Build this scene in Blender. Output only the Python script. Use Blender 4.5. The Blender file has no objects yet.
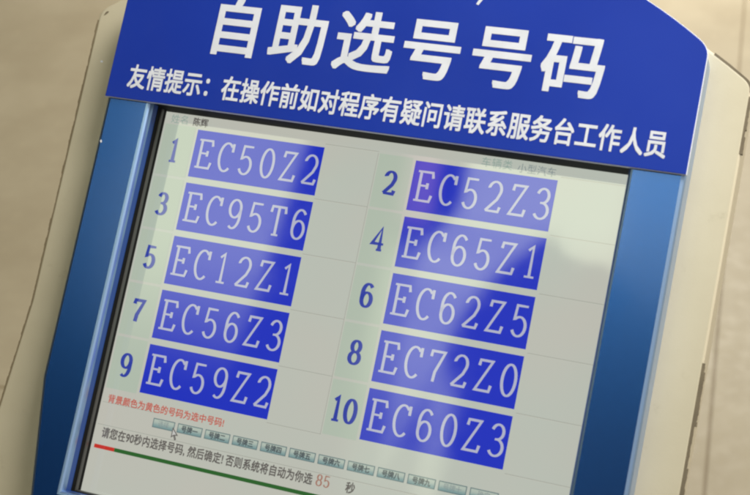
import bpy, bmesh, math, random
from mathutils import Matrix, Vector
random.seed(7)
sc = bpy.context.scene
COL = sc.collection
S = 0.1                      # one face unit = 0.1 m;  face coords: x right, v down, z out of the face

# ---------------------------------------------------------------- camera
TILT = math.radians(45)      # the face leans back 45 degrees, like a kiosk one looks down on
F = Matrix.Translation((-0.139, 0, 1.15)) @ Matrix.Rotation(TILT, 4, 'X')
cam_d = bpy.data.cameras.new('camera'); cam = bpy.data.objects.new('camera', cam_d); COL.objects.link(cam)
right, down, fwd = (0.93559, -0.20016, 0.29087), (0.154, 0.97264, 0.17396), (-0.31773, -0.11796, 0.94082)
fl = lambda a: Vector((a[0], -a[1], -a[2]))
cx, cy, cz = fl(right), -fl(down), -fl(fwd)
rot = Matrix(((cx.x, cy.x, cz.x), (cx.y, cy.y, cz.y), (cx.z, cy.z, cz.z))).to_4x4()
cam.matrix_world = F @ Matrix.Translation((.4483, -.17457, .87852)) @ rot
cam_d.sensor_width = 36; cam_d.lens = 65.04; cam_d.clip_start = .05; cam_d.clip_end = 100
cam_d.dof.use_dof = True; cam_d.dof.focus_distance = .955; cam_d.dof.aperture_fstop = 11
sc.camera = cam
sc.cycles.filter_width = 2.3

# ---------------------------------------------------------------- node helpers
def N(nt, t, **kw):
    n = nt.nodes.new(t)
    for k, v in kw.items(): setattr(n, k, v)
    return n
def setin(nt, sock, v):
    if hasattr(v, 'links'): nt.links.new(v, sock)
    else: sock.default_value = v
def mth(nt, op, a, b=0.0, c=0.0):
    n = N(nt, 'ShaderNodeMath', operation=op)
    for i, v in enumerate((a, b, c)): setin(nt, n.inputs[i], v)
    return n.outputs[0]
def ss(nt, x, a, b, lo=0.0, hi=1.0):
    n = N(nt, 'ShaderNodeMapRange', interpolation_type='SMOOTHSTEP'); n.clamp = True
    for k, v in zip(('Value', 'From Min', 'From Max', 'To Min', 'To Max'), (x, a, b, lo, hi)): setin(nt, n.inputs[k], v)
    return n.outputs[0]
def curve(nt, x, pts, span):
    n = N(nt, 'ShaderNodeFloatCurve'); cu = n.mapping.curves[0]
    n.mapping.use_clip = False
    P = [(px / span, py / span) for px, py in pts]
    cu.points[0].location = P[0]; cu.points[1].location = P[-1]
    for p in P[1:-1]: cu.points.new(*p)
    n.mapping.update()
    setin(nt, n.inputs['Value'], mth(nt, 'DIVIDE', x, span))
    return mth(nt, 'MULTIPLY', n.outputs[0], span)
def mixc(nt, f, a, b, bt='MIX'):
    n = N(nt, 'ShaderNodeMix', data_type='RGBA', blend_type=bt)
    setin(nt, n.inputs[0], f); setin(nt, n.inputs[6], a); setin(nt, n.inputs[7], b)
    return n.outputs[2]

# ---------------------------------------------------------------- world: the dim hall around the kiosk
w = bpy.data.worlds.new('World'); sc.world = w; w.use_nodes = True
nt = w.node_tree; nt.nodes.clear()
tc = N(nt, 'ShaderNodeTexCoord'); mp = N(nt, 'ShaderNodeMapping', vector_type='VECTOR')
mp.inputs['Rotation'].default_value = (-TILT, 0, 0)
nt.links.new(tc.outputs['Generated'], mp.inputs['Vector'])
sx = N(nt, 'ShaderNodeSeparateXYZ'); nt.links.new(mp.outputs[0], sx.inputs[0])
dx, dy, dz = sx.outputs
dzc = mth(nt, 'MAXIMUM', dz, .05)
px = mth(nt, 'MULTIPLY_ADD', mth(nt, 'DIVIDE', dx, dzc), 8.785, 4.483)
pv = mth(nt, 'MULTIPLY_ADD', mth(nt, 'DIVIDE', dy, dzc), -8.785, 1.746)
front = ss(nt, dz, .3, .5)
# right-hand glare shaped into the world for the screen, bright above a dark silhouette
SILH = [(0, 3.2), (1.6, 2.5), (2.15, 1.30), (2.25, .95), (2.40, .70), (2.56, .52), (2.72, .38), (2.80, .47), (2.95, .52), (3.10, .52), (3.25, .62), (3.5, .8), (3.8, .7), (5, 1.2)]
silh = curve(nt, px, SILH, 5.0)
dsk = mth(nt, 'SUBTRACT', silh, pv)
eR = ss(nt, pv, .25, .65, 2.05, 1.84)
glareR = mth(nt, 'MULTIPLY', ss(nt, dsk, -.035, .045), ss(nt, mth(nt, 'SUBTRACT', px, eR), -.05, .06))
glareR = mth(nt, 'MULTIPLY', glareR, ss(nt, px, 3.3, 3.05, .62, 1.0))
glareR = mth(nt, 'MULTIPLY', glareR, ss(nt, pv, .2, 1.0, 1.0, .30))
glareR = mth(nt, 'MULTIPLY', glareR, ss(nt, pv, -2.2, -1.2))
glareR = mth(nt, 'MULTIPLY', glareR, ss(nt, px, 5.6, 4.6))
# weaker glare added left of it, lower down, for the tiles to reflect
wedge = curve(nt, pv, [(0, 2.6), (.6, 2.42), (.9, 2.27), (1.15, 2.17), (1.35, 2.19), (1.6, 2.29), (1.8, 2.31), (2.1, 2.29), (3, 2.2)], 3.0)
glareM = mth(nt, 'MULTIPLY', ss(nt, px, 1.50, 1.70), ss(nt, mth(nt, 'SUBTRACT', px, wedge), .02, -.05))
glareM = mth(nt, 'MULTIPLY', glareM, mth(nt, 'MULTIPLY', ss(nt, pv, .45, .75), ss(nt, pv, 1.9, 1.3, .35, 1.0)))
glareM = mth(nt, 'MULTIPLY', glareM, ss(nt, pv, 2.6, 2.0))
# left-hand glare, an added world shape that washes out the left tiles
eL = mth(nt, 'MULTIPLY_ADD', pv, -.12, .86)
glareL = mth(nt, 'MULTIPLY', ss(nt, mth(nt, 'SUBTRACT', px, eL), .05, -.06), ss(nt, px, -.75, -.15, .12, 1.0))
glareL = mth(nt, 'MULTIPLY', glareL, ss(nt, px, -3, -1.5))
glareL = mth(nt, 'MULTIPLY', glareL, mth(nt, 'MULTIPLY', ss(nt, pv, 1.9, .7), ss(nt, pv, -2.0, -1.2)))
# narrow bright streak added to the world, reflected low in the screen
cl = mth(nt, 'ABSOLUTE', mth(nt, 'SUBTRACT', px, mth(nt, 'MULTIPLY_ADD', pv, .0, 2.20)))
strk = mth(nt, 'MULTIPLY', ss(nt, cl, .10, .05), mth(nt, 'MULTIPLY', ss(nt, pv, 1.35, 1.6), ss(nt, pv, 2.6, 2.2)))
tot = mth(nt, 'MULTIPLY', glareR, 6.4)
tot = mth(nt, 'MULTIPLY_ADD', glareM, 3.0, tot)
tot = mth(nt, 'MULTIPLY_ADD', glareL, 4.6, tot)
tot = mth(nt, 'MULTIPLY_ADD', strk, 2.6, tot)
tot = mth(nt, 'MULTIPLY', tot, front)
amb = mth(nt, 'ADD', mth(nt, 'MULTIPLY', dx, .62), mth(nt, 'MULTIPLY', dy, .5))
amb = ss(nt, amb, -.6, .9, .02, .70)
amb = mth(nt, 'MULTIPLY_ADD', mth(nt, 'MULTIPLY', ss(nt, dx, .70, .92), ss(nt, mth(nt, 'ABSOLUTE', dz), .62, .35)), 2.2, amb)   # bright patch added on the right to light the shell's edge
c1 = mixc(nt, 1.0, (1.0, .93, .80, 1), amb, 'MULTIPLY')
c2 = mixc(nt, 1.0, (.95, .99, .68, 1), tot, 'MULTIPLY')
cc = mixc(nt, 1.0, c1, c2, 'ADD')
# pinkish patch added to the world to tint one tile's reflection
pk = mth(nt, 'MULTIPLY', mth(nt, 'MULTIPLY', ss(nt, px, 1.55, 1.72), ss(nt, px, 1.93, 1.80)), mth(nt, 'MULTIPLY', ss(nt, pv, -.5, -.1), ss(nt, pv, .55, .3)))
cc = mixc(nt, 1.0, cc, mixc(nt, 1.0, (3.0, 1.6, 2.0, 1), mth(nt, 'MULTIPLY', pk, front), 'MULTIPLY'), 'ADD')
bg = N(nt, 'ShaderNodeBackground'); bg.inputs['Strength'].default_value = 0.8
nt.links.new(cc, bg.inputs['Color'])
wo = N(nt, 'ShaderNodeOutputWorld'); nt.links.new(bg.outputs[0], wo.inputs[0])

# ---------------------------------------------------------------- lamps
def area(name, loc, target, size, power, col):
    l = bpy.data.lights.new(name, 'AREA'); l.shape = 'RECTANGLE'; l.size, l.size_y = size
    l.energy = power; l.color = col; l.spread = math.radians(100)
    o = bpy.data.objects.new(name, l); COL.objects.link(o)
    P = F @ Vector(loc); T = F @ Vector(target)
    o.matrix_world = Matrix.Translation(P) @ (T - P).to_track_quat('-Z', 'Y').to_matrix().to_4x4()
area('ceiling_lamp', (.70, .94, .62), (.16, .06, 0), (.6, .6), 7.9, (1, .96, .86))
l = bpy.data.lights.new('hall_lamp', 'AREA'); l.shape = 'RECTANGLE'; l.size, l.size_y = .9, .9; l.energy = 95; l.color = (1, .93, .80)
o = bpy.data.objects.new('hall_lamp', l); COL.objects.link(o); o.location = (-.35, 3.7, 2.0)
sc.view_settings.view_transform = 'Standard'; sc.view_settings.look = 'None'
sc.view_settings.exposure = 0; sc.view_settings.gamma = 1

# ---------------------------------------------------------------- materials
def pbr(name, col, rough=.5, metal=0, coat=0, coat_r=.05, ior=1.45):
    m = bpy.data.materials.new(name); m.use_nodes = True
    b = m.node_tree.nodes['Principled BSDF']
    b.inputs['Base Color'].default_value = (*col, 1); b.inputs['Roughness'].default_value = rough
    b.inputs['Metallic'].default_value = metal; b.inputs['Coat Weight'].default_value = coat
    b.inputs['Coat Roughness'].default_value = coat_r; b.inputs['IOR'].default_value = ior
    return m, m.node_tree, b
def srgb(r, g, b):
    f = lambda c: (c / 255 / 12.92) if c / 255 <= .04045 else ((c / 255 + .055) / 1.055) ** 2.4
    return (f(r), f(g), f(b))
def noise(nt, scale, detail=4, rough=.55, coord='Object'):
    t = N(nt, 'ShaderNodeTexCoord'); n = N(nt, 'ShaderNodeTexNoise')
    n.inputs['Scale'].default_value = scale; n.inputs['Detail'].default_value = detail; n.inputs['Roughness'].default_value = rough
    nt.links.new(t.outputs[coord], n.inputs['Vector'])
    return n.outputs['Fac']
def bump(nt, b, h, strength, dist=.001, name='Normal'):
    n = N(nt, 'ShaderNodeBump'); n.inputs['Strength'].default_value = strength; n.inputs['Distance'].default_value = dist
    nt.links.new(h, n.inputs['Height']); nt.links.new(n.outputs[0], b.inputs[name])

# LCD layers: each gives off its own colour, all share the glossy screen surface
def lcd(name, rgb, gain=1.0):
    m, nt, b = pbr(name, (.012, .012, .013), .10, ior=1.55)
    e = srgb(*rgb)
    b.inputs['Emission Color'].default_value = (*e, 1); b.inputs['Emission Strength'].default_value = gain
    # faint smears on the touch surface
    r = ss(nt, noise(nt, 25, 5, .6), .35, .75, .035, .07); nt.links.new(r, b.inputs['Roughness'])
    return m
LB = lcd('lcd_background', (164, 160, 140))
nt = LB.node_tree; b = nt.nodes['Principled BSDF']
f = ss(nt, noise(nt, 6, 2), .3, .7)
nt.links.new(mixc(nt, f, (*srgb(186, 185, 174), 1), (*srgb(180, 187, 176), 1)), b.inputs['Emission Color'])
LCELL = lcd('lcd_pale_green', (172, 184, 168))
LBLUE = lcd('lcd_blue', (14, 40, 184))
LWHITE = lcd('lcd_white_letters', (172, 175, 196))
LNUM = lcd('lcd_blue_digits', (38, 56, 156))
LLINE = lcd('lcd_table_line', (154, 156, 146))
LLINEL = lcd('lcd_table_line_light', (190, 192, 180))
LRED = lcd('lcd_red_letters', (186, 92, 78))
LDIG = lcd('lcd_countdown_digits', (158, 112, 96))
LDARK = lcd('lcd_dark_letters', (92, 88, 84))
LGREY = lcd('lcd_grey_letters', (128, 140, 140))
LTEAL = lcd('lcd_faded_letters', (140, 160, 150))
LBTXT = lcd('lcd_button_letters', (70, 80, 84))
LBORD = lcd('lcd_button_border', (94, 116, 118))
LBARR = lcd('lcd_bar_red', (190, 44, 30)); LBARG = lcd('lcd_bar_green', (34, 92, 34))
LCUR = lcd('lcd_pointer_fill', (190, 190, 185))
LBTN = lcd('lcd_button_face', (170, 180, 172))
nt = LBTN.node_tree; b = nt.nodes['Principled BSDF']
t = N(nt, 'ShaderNodeTexCoord'); s_ = N(nt, 'ShaderNodeSeparateXYZ'); nt.links.new(t.outputs['Generated'], s_.inputs[0])
nt.links.new(mixc(nt, ss(nt, s_.outputs[1], .1, .75), (*srgb(118, 148, 148), 1), (*srgb(172, 184, 172), 1)), b.inputs['Emission Color'])

# blue metallic paint of the screen surround
BLUE, nt, b = pbr('blue_metallic_paint', (.012, .06, .27), .20, .72, .35, .05)
n1 = noise(nt, 4200, 1); n2 = noise(nt, 7, 5, .6)
col = mixc(nt, ss(nt, n1, .35, .7), (.006, .058, .25, 1), (.010, .076, .31, 1))
nt.links.new(mixc(nt, ss(nt, n2, .3, .75, 0, .3), col, (.012, .055, .22, 1)), b.inputs['Base Color'])
nt.links.new(ss(nt, n2, .3, .7, .04, .11), b.inputs['Coat Roughness'])
bump(nt, b, n1, .05, .0005)
EDGE, nt, b = pbr('blue_edge_highlight', (.30, .46, .76), .38, 1.0, .3, .1)  # paler copy of the blue, colouring in the bright highlight on the edges
WALL = pbr('blue_inner_wall', (.012, .05, .22), .5)[0]
# printed blue acrylic header
HEAD, nt, b = pbr('blue_printed_panel', (.012, .028, .34), .6, 0, 0, .3)
n1 = noise(nt, 5, 4); n2 = noise(nt, 260, 3)
nt.links.new(mixc(nt, ss(nt, n1, .3, .7), (.003, .026, .315, 1), (.005, .033, .36, 1)), b.inputs['Base Color'])
nt.links.new(ss(nt, noise(nt, 14, 6, .7), .35, .7, .42, .64), b.inputs['Roughness'])
b.inputs['Specular IOR Level'].default_value = .25
bump(nt, b, n2, .04, .0004)
HEDGE = pbr('acrylic_edge', (.62, .66, .78), .25)[0]
LETT, nt, b = pbr('white_vinyl_letters', (.80, .79, .76), .45)
nt.links.new(mixc(nt, ss(nt, noise(nt, 60, 5), .35, .7), (.66, .69, .80, 1), (.60, .63, .73, 1)), b.inputs['Base Color'])
# cream enamelled steel shell
SHELL, nt, b = pbr('cream_enamel', (.60, .55, .40), .42, 0, .25, .25)
n1 = noise(nt, 6, 6, .65); n2 = noise(nt, 700, 2); n3 = noise(nt, 55, 6, .7)
col = mixc(nt, ss(nt, n1, .3, .72), (.545, .495, .385, 1), (.495, .445, .335, 1))
col = mixc(nt, ss(nt, n3, .60, .78, 0, .4), col, (.36, .31, .22, 1))
nt.links.new(col, b.inputs['Base Color'])
nt.links.new(ss(nt, n1, .3, .7, .36, .5), b.inputs['Roughness'])
bump(nt, b, n2, .08, .0005)
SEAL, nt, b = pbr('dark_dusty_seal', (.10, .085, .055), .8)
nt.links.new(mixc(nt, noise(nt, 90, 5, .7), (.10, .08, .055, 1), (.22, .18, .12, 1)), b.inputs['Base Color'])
FILMSHADE = pbr('tan_film_and_shade', (.20, .16, .10), .8)[0]  # left strip: shade of the shell's edge as colour, with torn film
RUB = pbr('black_rubber', (.004, .004, .004), .7)[0]; RUB.node_tree.nodes['Principled BSDF'].inputs['Specular IOR Level'].default_value = .15
LIP = pbr('grey_steel_lip', (.09, .09, .088), .4, .6)[0]
POW, nt, b = pbr('grey_powder_coat', (.30, .29, .26), .55)
bump(nt, b, noise(nt, 600, 2), .1, .0005)
# polished stone floor
FLOOR, nt, b = pbr('beige_stone_tiles', (.4, .33, .23), .3)
t = N(nt, 'ShaderNodeTexCoord'); s_ = N(nt, 'ShaderNodeSeparateXYZ'); nt.links.new(t.outputs['Object'], s_.inputs[0])
SLAB = 2.4; SLABU = 1.22
gu = mth(nt, 'DIVIDE', mth(nt, 'SUBTRACT', mth(nt, 'MULTIPLY_ADD', s_.outputs[0], .9946, mth(nt, 'MULTIPLY', s_.outputs[1], .104)), .2609), SLABU)
gv = mth(nt, 'DIVIDE', mth(nt, 'SUBTRACT', mth(nt, 'MULTIPLY_ADD', s_.outputs[0], -.104, mth(nt, 'MULTIPLY', s_.outputs[1], .9946)), .8796), SLAB)
def grout(v, half):
    fr = mth(nt, 'FRACT', v); d = mth(nt, 'ABSOLUTE', mth(nt, 'SUBTRACT', fr, .5))
    return ss(nt, d, .5 - half, .5 - half * .6)
gv = mth(nt, 'ADD', mth(nt, 'MULTIPLY_ADD', mth(nt, 'FLOOR', gu), .075, .15), gv)   # joints staggered from row to row
g = mth(nt, 'MAXIMUM', grout(gu, .0028), grout(gv, .0016))
n1 = noise(nt, 3, 8, .62); n2 = noise(nt, 28, 6, .7)
col = mixc(nt, ss(nt, n1, .3, .7), (.42, .37, .275, 1), (.35, .30, .215, 1))
col = mixc(nt, ss(nt, n2, .5, .8, 0, .35), col, (.50, .43, .31, 1))
nt.links.new(mixc(nt, g, col, (.24, .19, .12, 1)), b.inputs['Base Color'])
nt.links.new(ss(nt, n2, .3, .7, .42, .52), b.inputs['Roughness'])
inv = mth(nt, 'SUBTRACT', 1.0, g); bump(nt, b, inv, .5, .002)

# ---------------------------------------------------------------- object helpers
def link(name, bm, mats, parent, smooth=False):
    me = bpy.data.meshes.new(name); bm.to_mesh(me); bm.free()
    for m in (mats if isinstance(mats, (list, tuple)) else [mats]): me.materials.append(m)
    if smooth:
        for p in me.polygons: p.use_smooth = True
    o = bpy.data.objects.new(name, me); COL.objects.link(o)
    if parent: o.parent = parent
    return o
def V(bm, x, v, z): return bm.verts.new((x * S, -v * S, z * S))
def poly(bm, pts, z, mi=0):
    f = bm.faces.new([V(bm, x, v, z) for x, v in pts]); f.material_index = mi
    f.normal_update()
    if f.normal.z < 0: f.normal_flip()
    return f
def rect(bm, x0, v0, x1, v1, z, mi=0): return poly(bm, [(x0, v0), (x1, v0), (x1, v1), (x0, v1)], z, mi)
def inset(pts, d):
    n = len(pts); out = []
    ar = sum(pts[i][0] * pts[(i + 1) % n][1] - pts[(i + 1) % n][0] * pts[i][1] for i in range(n))
    sg = 1 if ar > 0 else -1
    for i in range(n):
        p0, p1, p2 = Vector(pts[i - 1]), Vector(pts[i]), Vector(pts[(i + 1) % n])
        a, b_ = (p1 - p0).normalized(), (p2 - p1).normalized()
        na, nb = Vector((-a.y, a.x)) * sg, Vector((-b_.y, b_.x)) * sg
        m = (na + nb) / max(.3, 1 + na.dot(nb))
        out.append((p1.x + m.x * d, p1.y + m.y * d))
    return out
def loft(bm, loops, closed_first=False, closed_last=True, mi=0, mis=None):
    rings = [[V(bm, x, v, z) for x, v in pts] for pts, z in loops]
    for k, (a, b_) in enumerate(zip(rings, rings[1:])):
        n = len(a)
        for i in range(n):
            f = bm.faces.new((a[i], a[(i + 1) % n], b_[(i + 1) % n], b_[i])); f.material_index = mis[k] if mis else mi
    if closed_last: bm.faces.new(rings[-1]).material_index = mis[-1] if mis else mi
    if closed_first: bm.faces.new(list(reversed(rings[0]))).material_index = mi
    return rings
def arc_outline(xl, xr, vs, R, bottom, rc=.05, n=40):
    """flat-sided plate whose top is a shallow arc; corners lightly rounded"""
    c = (xl + xr) / 2; hw = (xr - xl) / 2
    vc = vs + math.sqrt(R * R - hw * hw)
    top = []
    a0 = math.asin((hw - rc * 1.2) / R)
    for i in range(n + 1):
        a = -a0 + 2 * a0 * i / n
        top.append((c + R * math.sin(a), vc - R * math.cos(a)))
    def quad(p, q, r, k=5): return [tuple((1 - t) ** 2 * Vector(p) + 2 * t * (1 - t) * Vector(q) + t * t * Vector(r)) for t in [j / (k + 1) for j in range(1, k + 1)]]
    rt = (xr, vs + rc * 1.1); lt = (xl, vs + rc * 1.1)
    return top + quad(top[-1], (xr, vs), rt) + [rt] + bottom + [lt] + quad(lt, (xl, vs), top[0])

def text_bm(bm, string, x, v, pitch, ew, eh, z, weight=0.0, mi=0, res=3):
    """set each character in its own cell (ASCII takes half a cell); weight thickens the strokes"""
    offs = [(0, 0)]
    if weight: offs += [(weight * a, weight * c_) for a in (-1, 0, 1) for c_ in (-1, 0, 1) if a or c_]
    for ch in string:
        half = ord(ch) < 128
        if ch != ' ':
            c = bpy.data.curves.new('t', 'FONT'); c.body = ch; c.size = 1; c.resolution_u = res
            o = bpy.data.objects.new('t', c); COL.objects.link(o)
            dg = bpy.context.evaluated_depsgraph_get()
            m = bpy.data.meshes.new_from_object(o.evaluated_get(dg))
            for k, (ox, oy) in enumerate(offs):
                vs = [bm.verts.new(((x + (q.co.x + ox) * ew) * S, (-v + (q.co.y + oy) * eh) * S, (z + k * .00005) * S)) for q in m.vertices]
                for p in m.polygons:
                    try: f = bm.faces.new([vs[k_] for k_ in p.vertices])
                    except ValueError: continue
                    f.material_index = mi; f.normal_update()
                    if f.normal.z < 0: f.normal_flip()
            bpy.data.objects.remove(o); bpy.data.curves.remove(c); bpy.data.meshes.remove(m)
        x += pitch * (.5 if half else 1)

# serif figures drawn with a pen: polylines in a unit box (y up)
def arc(cx_, cy_, rx, ry, a0, a1, n=16):
    return [(cx_ + rx * math.cos(math.radians(a0 + (a1 - a0) * i / n)), cy_ + ry * math.sin(math.radians(a0 + (a1 - a0) * i / n))) for i in range(n + 1)]
GL = {
 'E': [[(.2, 0), (.2, 1)], [(.02, .99), (.86, .99), (.92, .80)], [(.2, .52), (.66, .52)], [(.66, .62), (.66, .42)], [(.02, .01), (.9, .01), (.98, .22)]],
 'C': [arc(.54, .5, .42, .5, 48, 312, 26), [(.9, 1.0), (.9, .70)]],
 '0': [arc(.5, .5, .36, .5, 90, 450, 32)],
 '1': [[(.5, 0), (.5, 1), (.26, .86)], [(.24, .01), (.76, .01)]],
 '2': [[(.16, .78)] + arc(.48, .73, .34, .27, 165, -25, 14) + [(.66, .42), (.12, .02)], [(.12, .02), (.82, .02), (.88, .18)]],
 '3': [[(.17, .82)] + arc(.47, .76, .30, .235, 150, -90, 14), [(.36, .525), (.47, .525)] + arc(.47, .265, .36, .26, 90, -155, 18)],
 '4': [[(.66, 0), (.66, 1), (.08, .28), (.92, .28)], [(.46, .01), (.86, .01)]],
 '5': [[(.82, .98), (.24, .98), (.19, .54)] + arc(.47, .31, .35, .31, 130, -155, 20)],
 '6': [[(.80, .86)] + arc(.52, .60, .36, .40, 55, 180, 10) + arc(.50, .31, .34, .31, 180, 540, 26)],
 '7': [[(.12, .80), (.15, .98), (.86, .98), (.46, .32), (.42, 0)]],
 '8': [arc(.5, .755, .29, .245, 90, 450, 26), arc(.5, .26, .35, .26, 90, 450, 28)],
 '9': [arc(.50, .69, .34, .31, 360, 0, 26) + arc(.48, .40, .36, .40, 0, -125, 12)],
 'Z': [[(.14, .80), (.18, .98), (.84, .98), (.10, .02), (.86, .02), (.92, .22)]],
 'T': [[(.5, 0), (.5, .99)], [(.06, .78), (.10, .985), (.90, .985), (.94, .78)], [(.30, .01), (.70, .01)]],
}
def pen(bm, ch, x, v, wd, ht, z, thick, thin, mi=0):
    k = 0
    for st in GL[ch]:
        P = [Vector((x + a * wd, v - b_ * ht)) for a, b_ in st]
        # resample corners as separate segments with a small overlap in height so that nothing is coplanar
        L, Rr = [], []
        closed = (P[0] - P[-1]).length < 1e-5 and len(P) > 8
        n = len(P)
        for i in range(n):
            if closed: a, c = P[(i - 1) % (n - 1)], P[(i + 1) % (n - 1)]
            else: a, c = P[max(0, i - 1)], P[min(n - 1, i + 1)]
            d0 = (P[i] - a) if (P[i] - a).length > 1e-7 else (c - P[i])
            d1 = (c - P[i]) if (c - P[i]).length > 1e-7 else (P[i] - a)
            d0.normalize(); d1.normalize()
            n0, n1_ = Vector((-d0.y, d0.x)), Vector((-d1.y, d1.x))
            m = (n0 + n1_) / max(.45, 1 + n0.dot(n1_))
            t_ = (d0 + d1)
            t_ = t_.normalized() if t_.length > 1e-6 else d1
            vert = abs(t_.y)
            if d0.dot(d1) < .75:           # sharp corner
                wv = (thin + (thick - thin) * abs(d0.y) + thin + (thick - thin) * abs(d1.y)) / 2
            else: wv = thin + (thick - thin) * vert ** 1.5
            L.append(P[i] + m * wv / 2); Rr.append(P[i] - m * wv / 2)
        va = [V(bm, p.x, p.y, z + k) for p in L]; vb = [V(bm, p.x, p.y, z + k) for p in Rr]
        for i in range(n - 1):
            f = bm.faces.new((va[i], va[i + 1], vb[i + 1], vb[i])); f.material_index = mi; f.normal_update()
            if f.normal.z < 0: f.normal_flip()
        k += .0006

# ---------------------------------------------------------------- floor
bm = bmesh.new()
for q in ((-15, -15), (15, -15), (15, 15), (-15, 15)): bm.verts.new((q[0], q[1], 0))
bm.faces.new(bm.verts)
fl = link('floor', bm, FLOOR, None); fl['kind'] = 'structure'

# ---------------------------------------------------------------- the kiosk
root = bpy.data.objects.new('self_service_kiosk', None); COL.objects.link(root); root.empty_display_size = .2
root['label'] = 'blue and cream touch-screen kiosk showing ten licence numbers under a blue Chinese header'
root['category'] = 'kiosk'
def part(name, bm, mats, smooth=False, label=None):
    o = link(name, bm, mats, root, smooth); o.matrix_local = F
    if label: o['label'] = label
    return o

# cream shell: thick plate with an arched top and rounded edges
bot = [(3.82, .6), (3.82, 1.9), (3.90, 2.7), (3.92, 3.3), (3.80, 3.62), (-1.02, 3.62), (-1.16, 3.3), (-1.15, 2.7), (-1.045, 1.45), (-1.045, .6)]
SO = arc_outline(-1.045, 3.82, -.815, 4.2, bot, rc=.05)
loops = [(inset(SO, .03), -.42), (SO, -.39), (SO, -.04)]
for a in (20, 45, 70, 90):
    r = .020; loops.append((inset(SO, r * (1 - math.cos(math.radians(a)))), -.04 + r * math.sin(math.radians(a))))
bm = bmesh.new(); loft(bm, loops, closed_first=True)
bmesh.ops.recalc_face_normals(bm, faces=bm.faces)
part('shell', bm, SHELL)

# dusty seal along the shell's outer edge, torn and uneven; left strip is coloured as edge shade
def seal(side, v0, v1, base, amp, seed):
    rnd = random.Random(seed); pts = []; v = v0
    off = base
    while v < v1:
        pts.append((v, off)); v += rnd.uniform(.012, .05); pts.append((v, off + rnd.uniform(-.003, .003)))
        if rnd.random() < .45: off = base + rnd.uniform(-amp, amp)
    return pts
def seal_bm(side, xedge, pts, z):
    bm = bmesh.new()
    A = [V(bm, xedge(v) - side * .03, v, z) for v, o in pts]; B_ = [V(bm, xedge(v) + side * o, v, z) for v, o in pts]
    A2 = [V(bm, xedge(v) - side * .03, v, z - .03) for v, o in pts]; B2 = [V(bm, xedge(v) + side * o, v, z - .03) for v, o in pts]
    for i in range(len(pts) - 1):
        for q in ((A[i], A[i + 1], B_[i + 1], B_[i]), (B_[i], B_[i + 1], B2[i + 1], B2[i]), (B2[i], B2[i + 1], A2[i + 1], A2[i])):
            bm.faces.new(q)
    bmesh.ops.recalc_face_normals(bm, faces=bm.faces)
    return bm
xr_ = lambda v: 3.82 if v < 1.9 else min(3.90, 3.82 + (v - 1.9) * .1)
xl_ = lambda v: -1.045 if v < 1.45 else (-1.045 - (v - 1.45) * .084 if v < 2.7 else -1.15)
part('edge_seal_and_shade', seal_bm(1, xr_, seal(1, 1.03, 3.2, .006, .014, 3), -.022), SEAL, label='torn dark seal along the lower right edge of the cream shell')
part('edge_seal_and_shade', seal_bm(1, xr_, seal(1, -.73, -.38, .006, .004, 5), -.022), SEAL, label='short dark seal at the upper right corner of the cream shell')
part('edge_seal_and_shade', seal_bm(-1, xl_, seal(-1, -.74, 3.1, .004, .003, 9), -.022), FILMSHADE, label='thin tan strip of painted edge shade and torn film along the left edge of the cream shell')

# the same dark seal where it follows the arched top, right-hand corner
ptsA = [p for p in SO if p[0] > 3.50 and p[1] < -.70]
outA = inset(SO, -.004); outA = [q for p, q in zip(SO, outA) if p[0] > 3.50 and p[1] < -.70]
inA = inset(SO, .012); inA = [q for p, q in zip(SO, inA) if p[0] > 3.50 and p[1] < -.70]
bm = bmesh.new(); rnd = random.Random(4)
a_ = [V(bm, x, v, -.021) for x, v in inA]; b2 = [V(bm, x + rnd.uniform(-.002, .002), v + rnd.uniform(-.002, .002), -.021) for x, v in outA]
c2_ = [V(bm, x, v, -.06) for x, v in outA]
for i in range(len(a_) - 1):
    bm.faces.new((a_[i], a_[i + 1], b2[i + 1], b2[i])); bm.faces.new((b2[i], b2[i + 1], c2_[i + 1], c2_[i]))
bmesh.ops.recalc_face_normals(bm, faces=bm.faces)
part('edge_seal_and_shade', bm, SEAL, label='dark seal along the arched top right of the cream shell')

# blue surround with an opening for the screen
ZF = .26
fbot = [(3.535, .6), (3.535, 1.93), (3.40, 2.95), (3.30, 3.2), (-.41, 3.2), (-.51, 2.95), (-.645, 1.97), (-.645, .6)]
FO = arc_outline(-.645, 3.535, -.93, 3.585, fbot, rc=.06)
IX0, IX1, IV0, IV1 = -.29, 3.17, -.106, 2.715
IN = [(IX0, IV0), (IX1, IV0), (IX1, IV1), (IX0, IV1)]
bm = bmesh.new()
c = .030
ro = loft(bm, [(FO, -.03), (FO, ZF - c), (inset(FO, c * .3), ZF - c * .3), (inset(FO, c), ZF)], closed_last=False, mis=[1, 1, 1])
ri = loft(bm, [(inset(IN, -.03), ZF), (inset(IN, -.017), ZF - .004), (inset(IN, -.005), ZF - .014), (IN, ZF - .034), (IN, ZF - .06), (IN, .13)], closed_last=False, mis=[1, 1, 1, 1, 2])
ed = []
for ring in (ro[-1], ri[0]):
    for i in range(len(ring)):
        e = bm.edges.get((ring[i], ring[(i + 1) % len(ring)])); ed.append(e)
bmesh.ops.triangle_fill(bm, edges=ed, use_beauty=True)
bmesh.ops.recalc_face_normals(bm, faces=bm.faces)
part('screen_surround', bm, [BLUE, EDGE, WALL])

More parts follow.
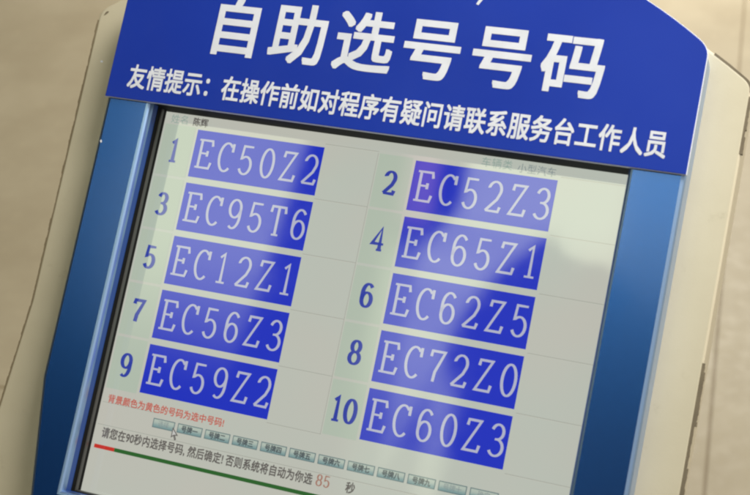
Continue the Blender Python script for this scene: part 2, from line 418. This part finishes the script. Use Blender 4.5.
# black gasket with a grey lip between the surround and the display
bm = bmesh.new()
IN2 = [(x, v - .022 if v < 0 else v) for x, v in IN]
G = inset(IN2, .004); G2 = inset(IN2, .011)
loft(bm, [(inset(IN2, -.006), .135), (G, .132), (G, .085), (G2, .082), (G2, .052), (G, .048), (G, -.012)], closed_last=False, mis=[0, 0, 1, 1, 1, 0, 0])
bmesh.ops.recalc_face_normals(bm, faces=bm.faces)
gk = part('screen_gasket', bm, [RUB, LIP])
# rubber strip closing the gap under the header
bm = bmesh.new()
loft(bm, [([(IX0 + .006, IV0 - .02), (IX1 - .006, IV0 - .02), (IX1 - .006, IV0 + .003), (IX0 + .006, IV0 + .003)], -.01),
          ([(IX0 + .006, IV0 - .02), (IX1 - .006, IV0 - .02), (IX1 - .006, IV0 + .003), (IX0 + .006, IV0 + .003)], ZF - .004)], True, True)
bmesh.ops.recalc_face_normals(bm, faces=bm.faces)
part('rubber_strip', bm, RUB)

# header plate
HO = arc_outline(-.652, 3.540, -.935, 3.585, [(3.540, -.5), (3.540, -.092), (-.652, -.092), (-.652, -.5)], rc=.06)
bm = bmesh.new()
loft(bm, [(HO, ZF + .002), (HO, ZF + .020), (inset(HO, .004), ZF + .026), (inset(HO, .010), ZF + .027)], True, True, mis=[1, 1, 0, 0])
bmesh.ops.recalc_face_normals(bm, faces=bm.faces)
head = part('header_panel', bm, [HEAD, HEDGE])
ZH = ZF + .0285
def sub(name, bm, mats, parent, label=None):
    o = link(name, bm, mats, parent)
    if label: o['label'] = label
    return o
bm = bmesh.new(); text_bm(bm, '自助选号号码', .040, -.545, .488, .445, .455, ZH, weight=.018)
sub('title_lettering', bm, LETT, head, 'large bold white characters of the title')
bm = bmesh.new(); text_bm(bm, '友情提示：在操作前如对程序有疑问请联系服务台工作人员', -.497, -.196, .1497, .148, .186, ZH, weight=.020)
sub('notice_lettering', bm, LETT, head, 'small bold white characters of the notice line')
bm = bmesh.new(); poly(bm, [(1.968, -1.062), (1.986, -1.056), (2.025, -1.125), (2.035, -1.175), (1.995, -1.175), (1.99, -1.11)], ZH)
sub('lettering_stroke', bm, LETT, head, 'tail of a white stroke above the title')

# display
bm = bmesh.new()
loft(bm, [([(IX0 + .003, IV0), (IX1 - .003, IV0), (IX1 - .003, IV1 - .003), (IX0 + .003, IV1 - .003)], -.018),
          ([(IX0 + .003, IV0), (IX1 - .003, IV0), (IX1 - .003, IV1 - .003), (IX0 + .003, IV1 - .003)], 0)], True, True)
bmesh.ops.recalc_face_normals(bm, faces=bm.faces)
scr = part('screen', bm, LB)
Z1, Z2, Z3 = .002, .004, .006
P_, H_, Cc = .39863, .35191, 1.68282
NUM = ['EC50Z2', 'EC52Z3', 'EC95T6', 'EC65Z1', 'EC12Z1', 'EC62Z5', 'EC56Z3', 'EC72Z0', 'EC59Z2', 'EC60Z3']
# table rules: a dark and a light hairline side by side
def rule(x0, v0, x1, v1, z=Z1):
    bm = bmesh.new()
    if x1 - x0 > v1 - v0: q = [(x0, v0), (x1, v0), (x1, (v0 + v1) / 2), (x0, (v0 + v1) / 2), (x1, v1), (x0, v1)]
    else: q = [(x0, v0), (x0, v1), ((x0 + x1) / 2, v1), ((x0 + x1) / 2, v0), (x1, v1), (x1, v0)]
    w_ = [V(bm, a, b_, z) for a, b_ in q]
    for k, ids in enumerate(((0, 1, 2, 3), (3, 2, 4, 5))):
        f = bm.faces.new([w_[t] for t in ids]); f.material_index = k; f.normal_update()
        if f.normal.z < 0: f.normal_flip()
    sub('table_rule', bm, [LLINE, LLINEL], scr)
for r in range(6):
    v = -.0235 + r * P_
    for x0, x1 in ((1.0, 1.405), (2.70, 3.155)): rule(x0, v - .004, x1, v + .004)
rule(1.401, -.016, 1.409, 1.965, Z1 + .0012)
rule(-.27, 2.223, 3.1, 2.231); rule(-.27, 2.063, .16, 2.070)
for i, s in enumerate(NUM):
    r, c_ = divmod(i, 2); x0 = c_ * Cc; v0 = r * P_
    bm = bmesh.new()
    rect(bm, x0, v0, x0 + 1.0, v0 + H_, Z2, 0)
    for k, ch in enumerate(s):
        pen(bm, ch, x0 + .034 + k * .1665, v0 + .277, .125, .208, Z3, .0205, .0140, 1)
    sub('number_tile', bm, [LBLUE, LWHITE], scr, 'blue tile reading ' + s)
    bm = bmesh.new()
    cx0 = x0 - .27
    rect(bm, cx0, v0 - .014, x0 - .022, v0 + H_ + .014, Z1 + .0006, 0)
    t = str(i + 1)
    hc, wc = .158, .098
    xs = [x0 - .152 - wc / 2] if len(t) == 1 else [x0 - .152 - wc * .98, x0 - .152 + wc * .02]
    for ch, xx in zip(t, xs): pen(bm, ch, xx, v0 + .262, wc, hc, Z3, .030, .016, 1)
    sub('row_number', bm, [LCELL, LNUM], scr, 'blue row number %s on a pale green cell' % t)
# faded heading texts at the very top of the screen
bm = bmesh.new(); text_bm(bm, '姓名', -.235, -.030, .075, .072, .072, Z2); sub('heading_text', bm, LTEAL, scr)
bm = bmesh.new(); text_bm(bm, '陈辉', -.055, -.030, .062, .062, .066, Z2, .02); sub('heading_text', bm, LDARK, scr)
bm = bmesh.new(); text_bm(bm, '车辆类', 2.14, -.030, .075, .072, .072, Z2); sub('heading_text', bm, LTEAL, scr)
bm = bmesh.new(); text_bm(bm, '小型汽车', 2.395, -.024, .068, .066, .068, Z2); sub('heading_text', bm, LGREY, scr)
bm = bmesh.new(); text_bm(bm, '背景颜色为黄色的号码为选中号码!', -.233, 2.057, .0607, .060, .064, Z2, .020); sub('warning_text', bm, LRED, scr, 'red line of small characters')
# countdown line
bm = bmesh.new()
text_bm(bm, '请您在90秒内选择号码,然后确定!否则系统将自动为你选', -.222, 2.306, .0655, .064, .080, Z2, .022)
text_bm(bm, '秒', 1.655, 2.306, .08, .068, .080, Z2, .022)
sub('countdown_text', bm, LDARK, scr)
bm = bmesh.new()
pen(bm, '8', 1.440, 2.308, .050, .074, Z3 + .004, .011, .006); pen(bm, '5', 1.494, 2.308, .050, .074, Z3 + .002, .011, .006)
sub('countdown_digits', bm, LDIG, scr, 'reddish digits 85')
# progress bar
bm = bmesh.new()
rect(bm, -.258, 2.367, -.095, 2.394, Z2, 0); rect(bm, -.0948, 2.367, 3.0, 2.394, Z2, 1)
sub('progress_bar', bm, [LBARR, LBARG], scr)
# buttons
names = ['选择'] + ['号牌' + k for k in '一二三四五六七八九十'] + ['确定']
bx = [.155] + [.350 + .2146 * k for k in range(11)]
for i, (nm, x0) in enumerate(zip(names, bx)):
    wd = .172 if i == 0 else .193
    bm = bmesh.new(); rect(bm, x0, 2.100, x0 + wd, 2.166, Z1 + .001, 1); rect(bm, x0 + .006, 2.106, x0 + wd - .006, 2.160, Z2, 0)
    q = len(nm); pw = .043
    text_bm(bm, nm, x0 + wd / 2 - q * pw / 2, 2.151, pw, .043, .048, Z3, 0.03 if 0 < i < 10 else 0, 2)
    sub('button', bm, [LBTN, LBORD, LBTXT if 0 < i < 10 else LGREY], scr)
# pointer
bm = bmesh.new()
ar = [(0, 0), (0, .075), (.018, .060), (.031, .088), (.044, .082), (.031, .055), (.053, .053)]
poly(bm, [(.318 + a, 2.135 + b_) for a, b_ in ar], Z3 + .003, 0)
poly(bm, [(.318 + a, 2.135 + b_) for a, b_ in inset(ar, .0065)], Z3 + .004, 1)
sub('mouse_pointer', bm, [LDARK, LCUR], scr)

# pedestal carrying the leaning face down to the floor
def pedestal():
    prof = [(.046, 1.145), (.15, 1.08), (.15, .012), (-.13, .012), (-.13, .78), (-.212, .893)]
    bm = bmesh.new(); xs = (-.20, .20)
    rings = [[bm.verts.new((x, y, z)) for y, z in prof] for x in xs]
    n = len(prof)
    for i in range(n): bm.faces.new((rings[0][i], rings[0][(i + 1) % n], rings[1][(i + 1) % n], rings[1][i]))
    bm.faces.new(rings[0]); bm.faces.new(rings[1])
    bmesh.ops.recalc_face_normals(bm, faces=bm.faces)
    bmesh.ops.bevel(bm, geom=list(bm.edges), offset=.008, segments=3, affect='EDGES', profile=.5)
    return bm
link('pedestal', pedestal(), SHELL, root)
bm = bmesh.new(); bmesh.ops.create_cube(bm, size=1)
for v in bm.verts: v.co = (v.co.x * .5, v.co.y * .44 + .03, v.co.z * .012 + .006)
bmesh.ops.bevel(bm, geom=list(bm.edges), offset=.003, segments=2, affect='EDGES')
link('base_plate', bm, POW, root)

# paint chips and nicks
def chip(x, v, r, z, m, lab, seed, sx=1.0, ang=0.0):
    rnd = random.Random(seed); bm = bmesh.new(); pts = []
    for k in range(9):
        a = 2 * math.pi * k / 9; q = r * rnd.uniform(.6, 1.15)
        X, Y = q * sx * math.cos(a), q * math.sin(a)
        pts.append((x + X * math.cos(ang) - Y * math.sin(ang), v + X * math.sin(ang) + Y * math.cos(ang)))
    poly(bm, pts, z); part('paint_chip', bm, m, label=lab)
chip(-.612, .235, .011, ZF + .001, LETT, 'tiny white chip at the left edge of the blue surround', 1)
chip(-.93, -.42, .011, -.019, LETT, 'tiny white chip on the left of the cream shell', 2)
chip(-.985, -.80, .010, -.0185, SEAL, 'small dark nick at the upper left corner of the shell', 3, 3.0, -.75)
